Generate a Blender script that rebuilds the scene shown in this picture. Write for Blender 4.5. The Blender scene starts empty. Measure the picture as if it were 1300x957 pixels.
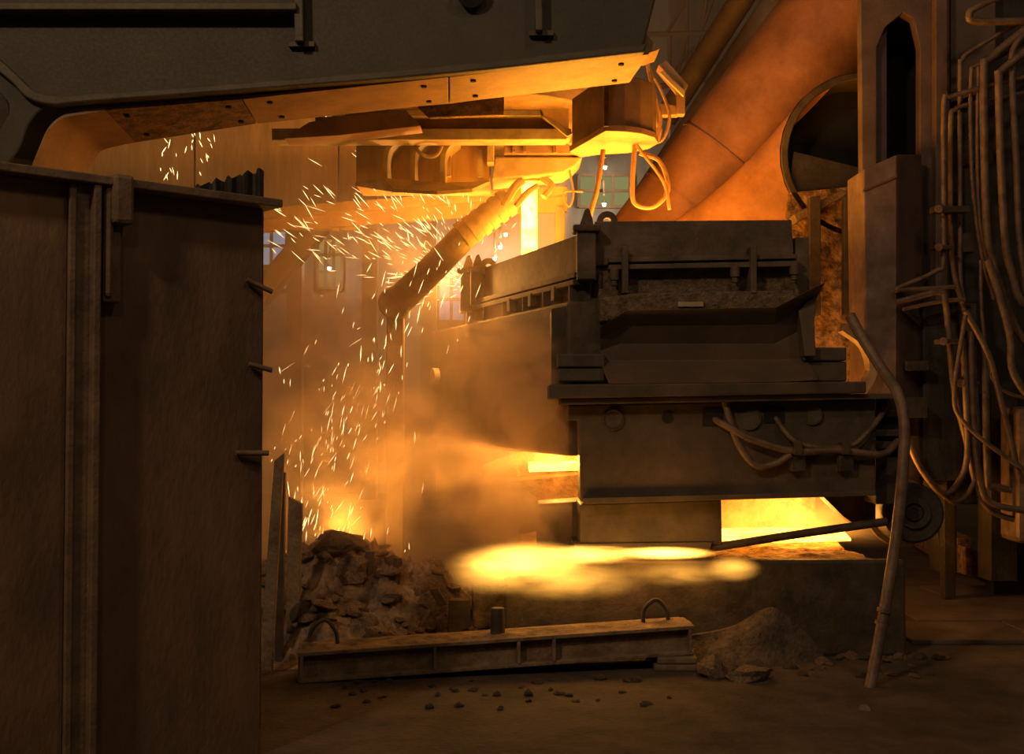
import bpy, bmesh, math, random
from mathutils import Vector, Matrix, noise
random.seed(11)
SC = bpy.context.scene
COL = SC.collection
# ------------------------------------------------------------------ camera
F = 1500.0; CX, CY = 650.0, 478.5; HZ = 520.0
CAM = Vector((0, 0, 1.7)); TH = math.atan((HZ - CY) / F)
cd = bpy.data.cameras.new('camera'); cam = bpy.data.objects.new('camera', cd); COL.objects.link(cam)
cam.location = CAM; cam.rotation_euler = (math.pi / 2 + TH, 0, 0)
cd.sensor_width = 36; cd.lens = 36 * F / 1300; cd.clip_end = 200
SC.camera = cam
# ------------------------------------------------------------------ world, lights, exposure
wd = bpy.data.worlds.new('world'); SC.world = wd; wd.use_nodes = True
wd.node_tree.nodes['Background'].inputs[0].default_value = (1.0, .72, .45, 1)
wd.node_tree.nodes['Background'].inputs[1].default_value = .010
SC.view_settings.view_transform = 'Standard'; SC.view_settings.look = 'None'
SC.view_settings.exposure = 0.0; SC.view_settings.gamma = 1.0
SC.view_settings.use_curve_mapping = False
SC.cycles.max_bounces = 6; SC.cycles.diffuse_bounces = 3; SC.cycles.volume_bounces = 2
SC.cycles.volume_step_rate = 1.6; SC.cycles.volume_max_steps = 256
SC.cycles.sample_clamp_indirect = 6.0; SC.cycles.use_denoising = True
def lamp(name, loc, power, col, r=.2):
    l = bpy.data.lights.new(name, 'POINT'); l.energy = power; l.color = col; l.shadow_soft_size = r
    o = bpy.data.objects.new(name, l); o.location = loc; COL.objects.link(o); return o
# added fill lamps for the front surfaces, unseen, high above and behind the camera
for p, e in (((-5.5, -2, 9), 1350), ((5, 0, 10.5), 330), ((0, -6, 10.5), 330)):
    lamp('hall_and_fill_light', p, e, (1, .66, .38), .35)
# ------------------------------------------------------------------ helpers
def ray(px, py):
    a = (px - CX) / F; b = (CY - py) / F
    return Vector((a, math.cos(TH) - b * math.sin(TH), math.sin(TH) + b * math.cos(TH)))
def W(px, py, Y):
    d = ray(px, py); return CAM + d * (Y / d.y)
def G(px, py, z=0.0):
    d = ray(px, py); return CAM + d * ((z - CAM.z) / d.z)
def spline(pts, k=6):
    pts = [Vector(p) for p in pts]
    if len(pts) < 3: return pts
    q = [2 * pts[0] - pts[1]] + pts + [2 * pts[-1] - pts[-2]]; out = []
    for i in range(1, len(q) - 2):
        a, b, c, d = q[i - 1:i + 3]
        for j in range(k):
            t = j / k
            out.append(.5 * (2 * b + (c - a) * t + (2 * a - 5 * b + 4 * c - d) * t * t + (3 * b - a - 3 * c + d) * t ** 3))
    return out + [pts[-1]]
class MB:
    def __init__(s): s.v = []; s.f = []
    def add(s, vs, fs):
        n = len(s.v); s.v += [Vector(v) for v in vs]; s.f += [tuple(i + n for i in f) for f in fs]; return s
    def prism(s, pts, vec):
        n = len(pts); vec = Vector(vec); a = [Vector(p) for p in pts]
        return s.add(a + [p + vec for p in a], [tuple(range(n)), tuple(range(2 * n - 1, n - 1, -1))] +
                     [(i, i + n, (i + 1) % n + n, (i + 1) % n) for i in range(n)])
    def slab(s, px, Y, t): return s.prism([W(x, y, Y) for x, y in px], (0, t, 0))
    def rect(s, x0, y0, x1, y1, Y, t): return s.slab([(x0, y0), (x1, y0), (x1, y1), (x0, y1)], Y, t)
    def box(s, x0, x1, y0, y1, z0, z1):
        return s.prism([(x0, y0, z0), (x1, y0, z0), (x1, y0, z1), (x0, y0, z1)], (0, y1 - y0, 0))
    def tube(s, pts, r, n=10, k=6, r1=None, sm=True):
        P = spline(pts, k) if sm else [Vector(p) for p in pts]
        m = len(P); t0 = (P[1] - P[0]).normalized()
        u = t0.orthogonal().normalized(); vs = []; fs = []
        for i, p in enumerate(P):
            t = (P[min(i + 1, m - 1)] - P[max(i - 1, 0)]).normalized()
            u = (u - t * u.dot(t)).normalized(); w = t.cross(u)
            rr = r if r1 is None else r + (r1 - r) * i / (m - 1)
            vs += [p + (u * math.cos(2 * math.pi * j / n) + w * math.sin(2 * math.pi * j / n)) * rr for j in range(n)]
        for i in range(m - 1):
            for j in range(n):
                a = i * n + j; b = i * n + (j + 1) % n; fs.append((a, b, b + n, a + n))
        fs += [tuple(range(n - 1, -1, -1)), tuple(range((m - 1) * n, m * n))]
        return s.add(vs, fs)
    def cyl(s, a, b, r, n=24, r1=None): return s.tube([a, b], r, n, r1=r1, sm=False)
    def ring(s, a, b, ro, ri, n=32):                 # a washer or short pipe from a to b
        a = Vector(a); b = Vector(b); t = (b - a).normalized(); u = t.orthogonal().normalized(); w = t.cross(u)
        vs = []
        for c, r in ((a, ro), (b, ro), (b, ri), (a, ri)):
            vs += [c + (u * math.cos(2 * math.pi * j / n) + w * math.sin(2 * math.pi * j / n)) * r for j in range(n)]
        return s.add(vs, [(q * n + j, q * n + (j + 1) % n, ((q + 1) % 4) * n + (j + 1) % n, ((q + 1) % 4) * n + j)
                          for q in range(4) for j in range(n)])
    def sheet(s, rows, t):                           # grid of points made into a plate of thickness t (vector)
        t = Vector(t); R = len(rows); C = len(rows[0]); a = [Vector(p) for r in rows for p in r]; n = R * C; fs = []
        for i in range(R - 1):
            for j in range(C - 1):
                q = (i * C + j, i * C + j + 1, (i + 1) * C + j + 1, (i + 1) * C + j)
                fs += [q, tuple(x + n for x in reversed(q))]
        edge = [j for j in range(C)] + [i * C + C - 1 for i in range(1, R)] + [(R - 1) * C + j for j in range(C - 2, -1, -1)] + [i * C for i in range(R - 2, 0, -1)]
        for i, e in enumerate(edge):
            g = edge[(i + 1) % len(edge)]; fs.append((e, e + n, g + n, g))
        return s.add(a + [p + t for p in a], fs)
    def mesh(s, name, off=(0, 0, 0), smooth=False):
        off = Vector(off); me = bpy.data.meshes.new(name)
        me.from_pydata([v - off for v in s.v], [], s.f); bm = bmesh.new(); bm.from_mesh(me)
        bmesh.ops.recalc_face_normals(bm, faces=bm.faces); bm.to_mesh(me); bm.free()
        if smooth:
            for p in me.polygons: p.use_smooth = True
        return me
def finish(o, mat, bevel, smooth):
    o.data.materials.append(mat)
    if bevel:
        b = o.modifiers.new('bevel', 'BEVEL'); b.width = bevel; b.segments = 2; b.limit_method = 'ANGLE'; b.angle_limit = .7
    if smooth:
        try: o.data.set_sharp_from_angle(angle=.75)
        except Exception: pass
def thing(name, label, cat, loc, group=None, kind=None):
    o = bpy.data.objects.new(name, None); COL.objects.link(o); o.location = loc; o.empty_display_size = .1
    o['label'] = label; o['category'] = cat
    if group: o['group'] = group
    if kind: o['kind'] = kind
    return o
def root_of(o):
    while o.parent: o = o.parent
    return o
def part(parent, name, mb, mat, bevel=.006, smooth=False, label=None, kind=None):
    me = mb.mesh(name, root_of(parent).location, smooth); o = bpy.data.objects.new(name, me); COL.objects.link(o)
    o.parent = parent; finish(o, mat, bevel, smooth)
    if label: o['label'] = label
    if kind: o['kind'] = kind
    return o
def single(name, mb, mat, label=None, cat=None, group=None, kind=None, bevel=.006, smooth=False):
    xs = [v.x for v in mb.v]; ys = [v.y for v in mb.v]; zs = [v.z for v in mb.v]
    c = Vector(((min(xs) + max(xs)) / 2, (min(ys) + max(ys)) / 2, min(zs)))
    o = bpy.data.objects.new(name, mb.mesh(name, c, smooth)); COL.objects.link(o); o.location = c
    finish(o, mat, bevel, smooth)
    if label: o['label'] = label
    if cat: o['category'] = cat
    if group: o['group'] = group
    if kind: o['kind'] = kind
    return o
# ------------------------------------------------------------------ materials
def steel(name, c1, c2, c3=None, scale=3.0, rough=.65, metal=.25, bump=.25, bscale=40, stretch=(1, 1, 1)):
    m = bpy.data.materials.new(name); m.use_nodes = True; nt = m.node_tree; N = nt.nodes; L = nt.links
    b = N['Principled BSDF']; tc = N.new('ShaderNodeTexCoord'); mp = N.new('ShaderNodeMapping'); mp.inputs['Scale'].default_value = stretch
    L.new(tc.outputs['Object'], mp.inputs[0])
    n1 = N.new('ShaderNodeTexNoise'); n1.inputs['Scale'].default_value = scale; n1.inputs['Detail'].default_value = 8; n1.inputs['Roughness'].default_value = .65
    L.new(mp.outputs[0], n1.inputs['Vector'])
    r = N.new('ShaderNodeValToRGB'); e = r.color_ramp.elements
    e[0].position = .36; e[0].color = (*c1, 1); e[1].position = .62; e[1].color = (*c2, 1)
    if c3: q = e.new(.74); q.color = (*c3, 1)
    L.new(n1.outputs['Fac'], r.inputs[0]); L.new(r.outputs[0], b.inputs['Base Color'])
    n2 = N.new('ShaderNodeTexNoise'); n2.inputs['Scale'].default_value = bscale; n2.inputs['Detail'].default_value = 6
    L.new(mp.outputs[0], n2.inputs['Vector'])
    bp = N.new('ShaderNodeBump'); bp.inputs['Strength'].default_value = bump; bp.inputs['Distance'].default_value = .02
    L.new(n2.outputs['Fac'], bp.inputs['Height']); L.new(bp.outputs[0], b.inputs['Normal'])
    mr = N.new('ShaderNodeMapRange'); mr.inputs[3].default_value = rough - .12; mr.inputs[4].default_value = min(1, rough + .15)
    L.new(n2.outputs['Fac'], mr.inputs[0]); L.new(mr.outputs[0], b.inputs['Roughness']); b.inputs['Metallic'].default_value = metal
    return m
def glow(name, col, strength, c2=None, scale=6, sample=True):
    m = bpy.data.materials.new(name); m.use_nodes = True; nt = m.node_tree; N = nt.nodes; L = nt.links
    N.remove(N['Principled BSDF']); e = N.new('ShaderNodeEmission'); e.inputs[0].default_value = (*col, 1); e.inputs[1].default_value = strength
    if c2:
        tc = N.new('ShaderNodeTexCoord'); n = N.new('ShaderNodeTexNoise'); n.inputs['Scale'].default_value = scale; n.inputs['Detail'].default_value = 4
        r = N.new('ShaderNodeValToRGB'); r.color_ramp.elements[0].position = .4; r.color_ramp.elements[0].color = (*c2, 1)
        r.color_ramp.elements[1].position = .62; r.color_ramp.elements[1].color = (*col, 1)
        L.new(tc.outputs['Object'], n.inputs['Vector']); L.new(n.outputs['Fac'], r.inputs[0]); L.new(r.outputs[0], e.inputs[0])
    L.new(e.outputs[0], N['Material Output'].inputs[0])
    if not sample: m.cycles.emission_sampling = 'NONE'
    return m
M = {}
M['wall_plate'] = steel('rusty shield plate', (.08, .052, .033), (.19, .115, .07), (.24, .15, .09), scale=1.6, rough=.75, metal=.1, stretch=(1, 1, .45))
M['wall_post'] = steel('rusty post steel', (.08, .056, .038), (.18, .12, .076), scale=4, rough=.7, metal=.1)
M['arm'] = steel('dark grey arm paint', (.036, .031, .023), (.056, .047, .034), scale=2, rough=.6, metal=.1, bump=.08)
M['arm_edge'] = steel('worn arm flange', (.055, .046, .032), (.09, .072, .05), scale=5, rough=.55, metal=.15, bump=.1)
M['rust_dark'] = steel('dark rusty steel', (.03, .024, .018), (.085, .062, .042), scale=5, rough=.7)
M['tundish'] = steel('scorched tundish steel', (.06, .045, .032), (.15, .108, .072), (.2, .14, .09), scale=3.5, rough=.72, metal=.15)
M['crust'] = steel('sand crusted casing', (.06, .045, .03), (.2, .14, .085), scale=14, rough=.9, metal=0, bump=.9, bscale=60)
M['apron'] = steel('grey brown apron plate', (.085, .063, .045), (.14, .1, .07), scale=2, rough=.6, metal=.2, bump=.1)
M['carriage'] = steel('oily black brown carriage', (.05, .038, .026), (.1, .072, .048), (.15, .105, .07), scale=3, rough=.6, metal=.15, bump=.15)
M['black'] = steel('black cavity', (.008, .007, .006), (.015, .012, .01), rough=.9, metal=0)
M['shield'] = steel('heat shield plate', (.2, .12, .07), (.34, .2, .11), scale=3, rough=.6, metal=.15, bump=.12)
M['shield_burnt'] = steel('burnt shield plate', (.06, .035, .025), (.22, .12, .07), scale=9, rough=.8, metal=.1, bump=.6)
M['ladle'] = steel('ladle casing steel', (.2, .13, .075), (.36, .24, .13), scale=3, rough=.65, metal=.15)
M['pale'] = steel('pale dusty casting', (.26, .2, .12), (.42, .33, .2), scale=5, rough=.75, metal=0, bump=.2)
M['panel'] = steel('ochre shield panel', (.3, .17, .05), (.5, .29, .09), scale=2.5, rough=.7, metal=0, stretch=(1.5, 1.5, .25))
M['duct'] = steel('orange rust duct', (.2, .085, .035), (.34, .15, .065), (.4, .2, .1), scale=2.2, rough=.62, metal=.1, bump=.2, bscale=25)
M['column'] = steel('purple brown column', (.075, .05, .042), (.13, .088, .072), scale=3, rough=.65, metal=.1, bump=.12)
M['pedestal'] = steel('scuffed pedestal steel', (.11, .075, .064), (.19, .135, .115), (.3, .24, .21), scale=5, rough=.65, metal=.1)
M['pipe'] = steel('brown pipe steel', (.09, .06, .042), (.19, .13, .088), scale=9, rough=.55, metal=.3, bump=.1)
M['cabinet'] = steel('black machine steel', (.022, .02, .017), (.05, .042, .034), scale=4, rough=.65)
M['hose'] = steel('scorched cable', (.22, .12, .06), (.36, .2, .1), scale=12, rough=.75, metal=0)
M['floor'] = steel('sooty floor', (.03, .022, .016), (.085, .06, .042), (.12, .088, .06), scale=2.5, rough=.85, metal=0, bump=.5, bscale=30)
M['deck'] = steel('worn deck plate', (.07, .052, .038), (.13, .095, .068), scale=3, rough=.6, metal=.15, bump=.15)
M['rubble'] = steel('slag rubble', (.07, .05, .035), (.26, .18, .115), (.36, .26, .17), scale=7, rough=.95, metal=0, bump=.8, bscale=35)
M['rubble_dark'] = steel('dark slag', (.035, .027, .02), (.11, .08, .055), scale=9, rough=.9, metal=0, bump=.8)
M['refractory'] = steel('slag splashed wall', (.07, .04, .02), (.4, .24, .1), (.5, .33, .15), scale=11, rough=.95, metal=0, bump=1.0, bscale=30)
M['beam'] = steel('dusty rail steel', (.12, .082, .05), (.24, .165, .1), scale=8, rough=.85, metal=.05, bump=.5)
M['brick'] = steel('fire brick', (.1, .07, .045), (.19, .13, .085), scale=6, rough=.9, metal=0, bump=.4)
M['hall'] = steel('hall wall sheet', (.2, .19, .17), (.3, .28, .25), scale=1.2, rough=.8, metal=0, stretch=(3, 1, .3))
M['hall_steel'] = steel('hall frame steel', (.16, .11, .07), (.24, .17, .11), scale=2, rough=.7)
M['glass'] = glow('daylit pane', (.5, .66, .85), .5, sample=False)
M['glass_green'] = glow('yellow green pane', (.55, .55, .2), .5, sample=False)
M['lamp'] = glow('lamp glass', (1, .95, .9), 14, sample=False)
M['steel_stream'] = glow('molten steel stream', (1, .48, .05), 20, (1, .40, .016), scale=7)
M['bath'] = glow('molten steel bath', (1, .36, .03), 27)
M['pool'] = glow('molten pool', (1, .42, .05), 11, (1, .24, .02), scale=5)
M['ember'] = glow('ember', (1, .45, .06), 14)
M['spark'] = glow('spark', (1, .62, .25), 4.0, sample=False)
ORANGE = (1, .40, .06)
# ------------------------------------------------------------------ setting: floor, deck, walls, roof
fl = single('floor', MB().box(-14, 14, -8, 30, -.2, 0), M['floor'], kind='structure', bevel=0)
fl['label'] = 'sooty dark concrete floor of the casting hall'
rows = [11.2, 10.2, 9.35, 8.6]
for i in range(3):
    for j in range(4):
        x0 = 2.9 + j * .95 + (i % 2) * .3
        part(fl, 'floor_plate', MB().box(x0, x0 + .94, rows[i + 1] + .012, rows[i], 0, .035 + .006 * ((i + j) % 2)), M['deck'], .006)
single('wall_back', MB().box(-14, 14, 24, 24.3, 0, 14), M['hall'], 'pale sheet wall at the far end of the hall', kind='structure', bevel=0)
single('wall_left', MB().box(-14.3, -14, -8, 24.3, 0, 14), M['hall'], 'sheet wall along the hall side', kind='structure', bevel=0)
single('wall_right', MB().box(14, 14.3, -8, 24.3, 0, 14), M['hall'], 'sheet wall beside the piping', kind='structure', bevel=0)
single('ceiling', MB().box(-14.3, 14.3, -8, 24.3, 14, 14.2), M['hall'], 'roof deck of the hall', kind='structure', bevel=0)
def window(n, x0, y0, x1, y1, cols, rws, mat, lab):
    r = thing('window_%d' % n, lab, 'window', W((x0 + x1) / 2, y1, 23.9), kind='structure')
    f = MB()
    a = W(x0, y1, 23.9); b = W(x1, y0, 23.9)
    for i in range(cols + 1):
        x = a.x + (b.x - a.x) * i / cols; f.box(x - .03, x + .03, 23.88, 23.99, a.z, b.z)
    for i in range(rws + 1):
        z = a.z + (b.z - a.z) * i / rws; f.box(a.x, b.x, 23.89, 23.99, z - .03, z + .03)
    part(r, 'window_frame', f, M['hall_steel'], 0)
    for i in range(cols):
        for j in range(rws):
            xa = a.x + (b.x - a.x) * i / cols + .03; xb = a.x + (b.x - a.x) * (i + 1) / cols - .03
            za = a.z + (b.z - a.z) * j / rws + .03; zb = a.z + (b.z - a.z) * (j + 1) / rws - .03
            part(r, 'pane', MB().box(xa, xb, 23.93, 23.97, za, zb), mat, 0)
window(1, 325, 286, 364, 338, 2, 2, M['glass'], 'blue daylit window past the shield wall edge')
window(2, 352, 345, 366, 368, 1, 1, M['glass_green'], 'small yellow green window below the blue one')
window(3, 403, 302, 434, 366, 3, 3, M['glass_green'], 'pale gridded window seen through the smoke')
window(4, 735, 222, 800, 262, 3, 2, M['glass_green'], 'greenish gridded window beyond the pouring stream')
window(5, 556, 352, 590, 408, 2, 2, M['glass'], 'pale blue window behind the spark burst')
for px in (375, 470, 545, 860, 905):
    single('hall_column', MB().box(*(lambda c: (c - .14, c + .14))(W(px, 300, 22.5).x), 22.4, 22.7, 0, 12), M['hall_steel'],
           'slim steel hall column standing before the far wall', 'column', 'far hall columns', bevel=0)
def far_lamp(px, py, Y, lab):
    c = W(px, py, Y); r = thing('hall_lamp', lab, 'lamp', c, 'distant lit hall lamps')
    part(r, 'reflector', MB().cyl(c + Vector((0, 0, .025)), c + Vector((0, 0, .1)), .06, 14, .025), M['hall_steel'], 0)
    part(r, 'bulb', MB().cyl(c - Vector((0, 0, .025)), c + Vector((0, 0, .025)), .03, 10, .04), M['lamp'], 0)
    part(r, 'bracket', MB().tube([c + Vector((0, 0, .2)), c + Vector((0, .2, .5)), (c.x, 23.99 if Y > 22.8 else Y + .5, c.z + .6)], .025, 6), M['hall_steel'], 0)
for px, py in ((768, 213), (767, 260), (642, 298), (580, 298), (635, 314), (576, 328), (628, 329), (418, 341)):
    far_lamp(px, py, 23.4, 'small bright white lamp hanging at the far wall'); lamp('hall_and_fill_light', W(px, py + 3, 23.3), 26, (1, .72, .45), .05)
for x, y, z in ((-5.5, -2, 9), (5, 0, 10.5), (0, -6, 10.5)):  # fixtures made up to go with the fill lamps, out of view
    r = thing('added_fill_lamp', 'added bell shaped fixture of an unseen fill lamp, hung on a rod from the hall roof', 'lamp', (x, y, z), 'added fill lamps over the foreground')
    part(r, 'reflector', MB().cyl((x, y, z + .4), (x, y, z + .75), .42, 20, .12), M['hall_steel'], 0, True)
    part(r, 'rod', MB().cyl((x, y, z + .7), (x, y, 13.99), .025, 8), M['hall_steel'], 0)
# roof truss seen at the top beside the duct
r = thing('roof_truss', 'brown steel lattice truss under the hall roof', 'truss', W(880, 130, 20))
for i, (a, b) in enumerate((((820, 44), (925, 42)), ((835, 110), (900, 100)))):
    part(r, 'chord', MB().tube([W(*a, 20), W(*b, 20)], .05, 6, sm=False), M['hall_steel'], 0)
for a, b in (((845, 44), (872, 0)), ((872, 0), (872, 90)), ((872, 90), (905, 0)), ((850, 44), (850, 104)), ((858, 104), (872, 44)), ((925, 42), (925, -20)), ((890, 42), (897, 0)), ((845, 104), (880, 60))):
    part(r, 'web_bar', MB().tube([W(*a, 20), W(*b, 20)], .035, 6, sm=False), M['hall_steel'], 0)
# ------------------------------------------------------------------ left steel shield wall
A = Vector((W(0, 205, 5.0).x, 5.0, 0)); B = Vector((W(337, 250, 5.85).x, 5.85, 0))
D = (B - A).normalized(); Nn = Vector((D.y, -D.x, 0)); Lw = (B - A).length; HT = 2.70
def wallbox(mb, u0, u1, n0, n1, z0, z1):
    p = A + D * u0 + Nn * n0
    return mb.prism([p + Vector((0, 0, z0)), p + D * (u1 - u0) + Vector((0, 0, z0)), p + D * (u1 - u0) + Vector((0, 0, z1)), p + Vector((0, 0, z1))], Nn * (n1 - n0))
def upix(px):                                       # distance along the wall of a picture column
    t = (px - CX) / F; return (t * A.y - A.x) / (D.x - t * D.y)
r = thing('shield_wall', 'tall rusty steel shield wall with a flanged top and centre post', 'shield', A + D * Lw * .5)
u1, u2 = upix(84), upix(119)
part(r, 'plate', wallbox(MB(), -1.0, u1, -.03, 0, 0, HT), M['wall_plate'])
part(r, 'plate', wallbox(MB(), u2, Lw, -.05, -.02, 0, HT), M['wall_plate'])
part(r, 'post', wallbox(wallbox(wallbox(MB(), u1, u2, -.04, .03, 0, HT), u1 - .012, u1 + .02, .03, .05, 0, HT), u2 - .035, u2, .0, .075, 0, HT), M['wall_post'])
part(r, 'top_flange', wallbox(MB(), -1.0, Lw + .05, -.12, .085, HT, HT + .04), M['wall_post'])
br = part(r, 'bracket', wallbox(wallbox(MB(), upix(131), upix(158), -.02, .1, 2.35 + .18, HT + .055), upix(124), upix(136), -.02, .07, 2.2, HT + .05), M['wall_post'], .02)
part(br, 'bracket_foot', wallbox(MB(), upix(124), upix(147), -.03, .05, 2.18, 2.50), M['wall_post'], .01)
for (xa, ya), (xb, yb), rr in (((312, 355), (341, 371), .013), ((316, 462), (341, 470), .013), ((300, 575), (337, 575), .014)):
    ua, ub = upix(xa), upix(xb); za = W(xa, ya, (A + D * ua).y).z; zb = W(xb, yb, (A + D * ub).y).z
    part(r, 'rung', MB().tube([A + D * ua + Nn * .0 + Vector((0, 0, za)), A + D * ub + Nn * .03 + Vector((0, 0, zb))], rr, 10, sm=False), M['wall_post'], 0, True)
# ------------------------------------------------------------------ turret arm above
YA = 8.0
low = [(815, 66), (570, 93), (300, 112), (120, 122), (75, 128), (52, 140), (36, 160), (24, 190), (0, 215), (-80, 260)]
r = thing('turret_arm', 'huge dark ladle turret arm overhead with curved lug end', 'crane arm', W(400, 110, YA + .4))
part(r, 'arm_body', MB().slab([(-80, -90), (850, -90), (832, 0)] + [(v.x, v.y) for v in spline([Vector((x, y, 0)) for x, y in low], 5)], YA, .75), M['arm'], .015)
low = low; lip = [(-80, 20), (-30, 50), (0, 76), (22, 96), (42, 114), (70, 121), (110, 119), (300, 105), (570, 82), (822, 55)]
lo2 = [(818, 66), (570, 93), (300, 115), (110, 129), (66, 133), (34, 124), (14, 104), (-8, 86), (-36, 62), (-80, 34)]
sp2 = lambda q: [(v.x, v.y) for v in spline([Vector((x, y, 0)) for x, y in q], 5)]
part(r, 'flange', MB().slab(sp2(lip) + sp2(lo2), YA - .07, .09), M['arm_edge'], .012)
part(r, 'pivot_boss', MB().ring(W(-22, 140, YA - .07), W(-22, 140, YA + .02), .17, .1), M['arm_edge'], .01, True)
part(r, 'ledge', MB().rect(-80, 3, 376, 12, YA - .16, .17), M['arm_edge'])
for x0, x1, y1 in ((371, 385, 52), (677, 689, 38)):
    h = part(r, 'hanger', MB().slab([(x0, -90), (x1 - 2, -90), (x1, y1), (x0 + 3, y1)], YA - .12, .13), M['arm_edge'])
    part(h, 'foot_plate', MB().rect(x0 - 5, y1, x1 + 14, y1 + 7, YA - .05, .06), M['arm_edge'], .003)
part(r, 'pin', MB().cyl(W(598, -10, YA - .1), W(598, -10, YA + .02), .1), M['black'], 0, True)
part(r, 'end_lug', MB().slab([(818, 40), (838, 62), (822, 68), (814, 66)], YA + .1, .3), M['shield'])
# underside shield plates: near edge under the arm front, far edge 0.7 m behind
r = thing('heat_shield', 'row of orange lit shield plates slung under the turret arm', 'heat shield', W(450, 125, YA + .4))
up = [(133, 140), (308, 126), (571, 98), (826, 69)]; dn = [(172, 181), (327, 157), (571, 131), (801, 105)]
YF, YB = YA + .02, YA + .68
mats = ['shield_burnt', 'shield', 'shield']
for i in range(3):
    q = [W(*up[i], YF), W(up[i + 1][0] - 2, up[i + 1][1], YF), W(dn[i + 1][0] - 2, dn[i + 1][1], YB), W(*dn[i], YB)]
    s = part(r, 'shield_plate', MB().prism(q, (0, 0, .02)), M[mats[i]], .003)
    for k, (a, b) in enumerate(((.12, .2), (.14, .8), (.88, .22), (.9, .82))):
        p = (q[0] * (1 - a) + q[1] * a) * (1 - b) + (q[3] * (1 - a) + q[2] * a) * b
        part(s, 'bolt', MB().cyl(p - Vector((0, 0, .012)), p + Vector((0, 0, .01)), .02, 8), M['black'], 0)
ca = [(133, 140), (105, 145), (80, 150), (62, 165), (50, 190), (36, 225)]; cb = [(172, 181), (150, 185), (128, 192), (118, 205), (108, 222), (100, 245)]
part(r, 'curved_shield_plate', MB().sheet([spline([W(*p, YF) for p in ca], 4), spline([W(*p, YB) for p in cb], 4)], (0, .0, .02)), M['shield'], 0, True)
part(r, 'hanger_strap', MB().rect(556, 84, 570, 100, YF + .05, .03), M['arm'], 0)
# ------------------------------------------------------------------ ladle above the tundish
r = thing('ladle', 'big steel ladle hanging over the tundish with slide gate beneath', 'ladle', W(620, 165, 10.9))
lc = W(600, 140, 11.3)
part(r, 'shell', MB().cyl((lc.x, 11.4, 4.42), (lc.x, 11.4, 8.2), 1.35, 56, 1.6), M['ladle'], .02, True)
fr = part(r, 'base_frame', MB().slab([(345, 163), (725, 163), (725, 172), (718, 177), (345, 178)], 9.9, .22), M['pale'])
part(fr, 'frame_web', MB().slab([(400, 148), (690, 147), (718, 163), (400, 163)], 9.98, .12), M['ladle'])
part(fr, 'upper_flange', MB().slab([(438, 139), (688, 139), (690, 147), (438, 148)], 9.9, .2), M['pale'])
part(fr, 'end_rib', MB().slab([(688, 147), (696, 147), (728, 169), (720, 173)], 9.86, .1), M['pale'], .003)
part(r, 'deflector', MB().slab([(392, 155), (440, 146), (515, 139), (534, 160), (430, 172), (360, 176)], 9.6, .25), M['shield'])
part(r, 'burnt_skirt', MB().slab([(530, 135), (575, 131), (640, 122), (640, 146), (545, 149)], 9.5, .06), M['shield_burnt'])
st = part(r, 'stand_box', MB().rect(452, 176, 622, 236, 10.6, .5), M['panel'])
for x in (486, 521, 559):
    part(st, 'stand_rib', MB().sheet([spline([W(x + 18, 176, 10.2), W(x + 5, 186, 10.2), W(x, 200, 10.2), W(x, 236, 10.2)], 4),
                                      spline([W(x + 24, 176, 10.2), W(x + 11, 187, 10.2), W(x + 6, 201, 10.2), W(x + 6, 236, 10.2)], 4)], (0, .4, 0)), M['pale'], 0, True)
part(st, 'stand_floor', MB().prism([W(451, 236, 10.6), W(486, 230, 10.2), W(562, 236, 10.2), W(622, 234, 10.6), W(600, 244, 10.0), W(555, 247, 9.9), W(500, 244, 10.1)], (0, 0, .03)), M['pale'], 0)
for x in (567, 607): part(st, 'strap', MB().rect(x, 190, x + 5, 224, 10.5, .04), M['pale'], 0)
part(st, 'looped_cable', MB().tube([W(527, 186, 10.15), W(533, 194, 10.1), W(545, 199, 10.1), W(556, 195, 10.1), W(563, 180, 10.15)], .016, 8), M['pale'], 0, True)
part(r, 'gate_mount', MB().rect(648, 120, 722, 178, 10.62, .45), M['ladle'])
g = part(r, 'slide_gate', MB().slab([(640, 177), (716, 177), (738, 190), (736, 195), (640, 195)], 10.5, .6), M['shield'])
for x in (650, 664, 702): part(g, 'gate_rib', MB().rect(x, 177, x + 4, 193, 10.45, .06), M['shield_burnt'], .003)
part(g, 'gate_edge', MB().slab([(712, 174), (718, 174), (746, 188), (742, 192)], 10.4, .1), M['pale'], .003)
part(r, 'gate_bracket', MB().rect(618, 178, 627, 206, 10.4, .2), M['pale'])
part(r, 'gate_plate', MB().slab([(628, 199), (740, 199), (730, 210), (716, 219), (655, 225), (624, 228)], 10.55, .5), M['pale'], .015)
nz = W(673, 206, 10.8); nb = W(673, 232, 10.8)
part(r, 'nozzle', MB().cyl(nz + Vector((0, 0, .08)), nz, .16, 24, .1).cyl(nz, nb, .1, 24, .125), M['ladle'], 0, True)
# hanging counter box right of the arm tip
r = thing('gate_drive_box', 'orange lit round cornered steel box hanging under the arm tip', 'machine box', W(770, 190, 9.3))
plan = [W(726, 170, 9.75), W(770, 160, 9.05)]
plan = [(plan[0].x, plan[0].y), (plan[1].x, plan[1].y)] + [(1.18 - .42 + .42 * math.cos(a) - .02, 9.45 + .40 * math.sin(a)) for a in (-1.25, -.9, -.5, 0, .5, 1.0, 1.57)] + [(plan[0].x + .1, 9.95)]
zt, zb = W(770, 95, 9.05).z, W(770, 160, 9.05).z
part(r, 'casing', MB().prism([(x, y, zb) for x, y in plan], (0, 0, zt - zb)), M['shield'], .01)
cx = sum(p[0] for p in plan) / len(plan); cy = sum(p[1] for p in plan) / len(plan)
part(r, 'bottom_plate', MB().prism([(cx + (x - cx) * 1.06, cy + (y - cy) * 1.06, zb - .045) for x, y in plan], (0, 0, .05)), M['shield'], .004)
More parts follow.
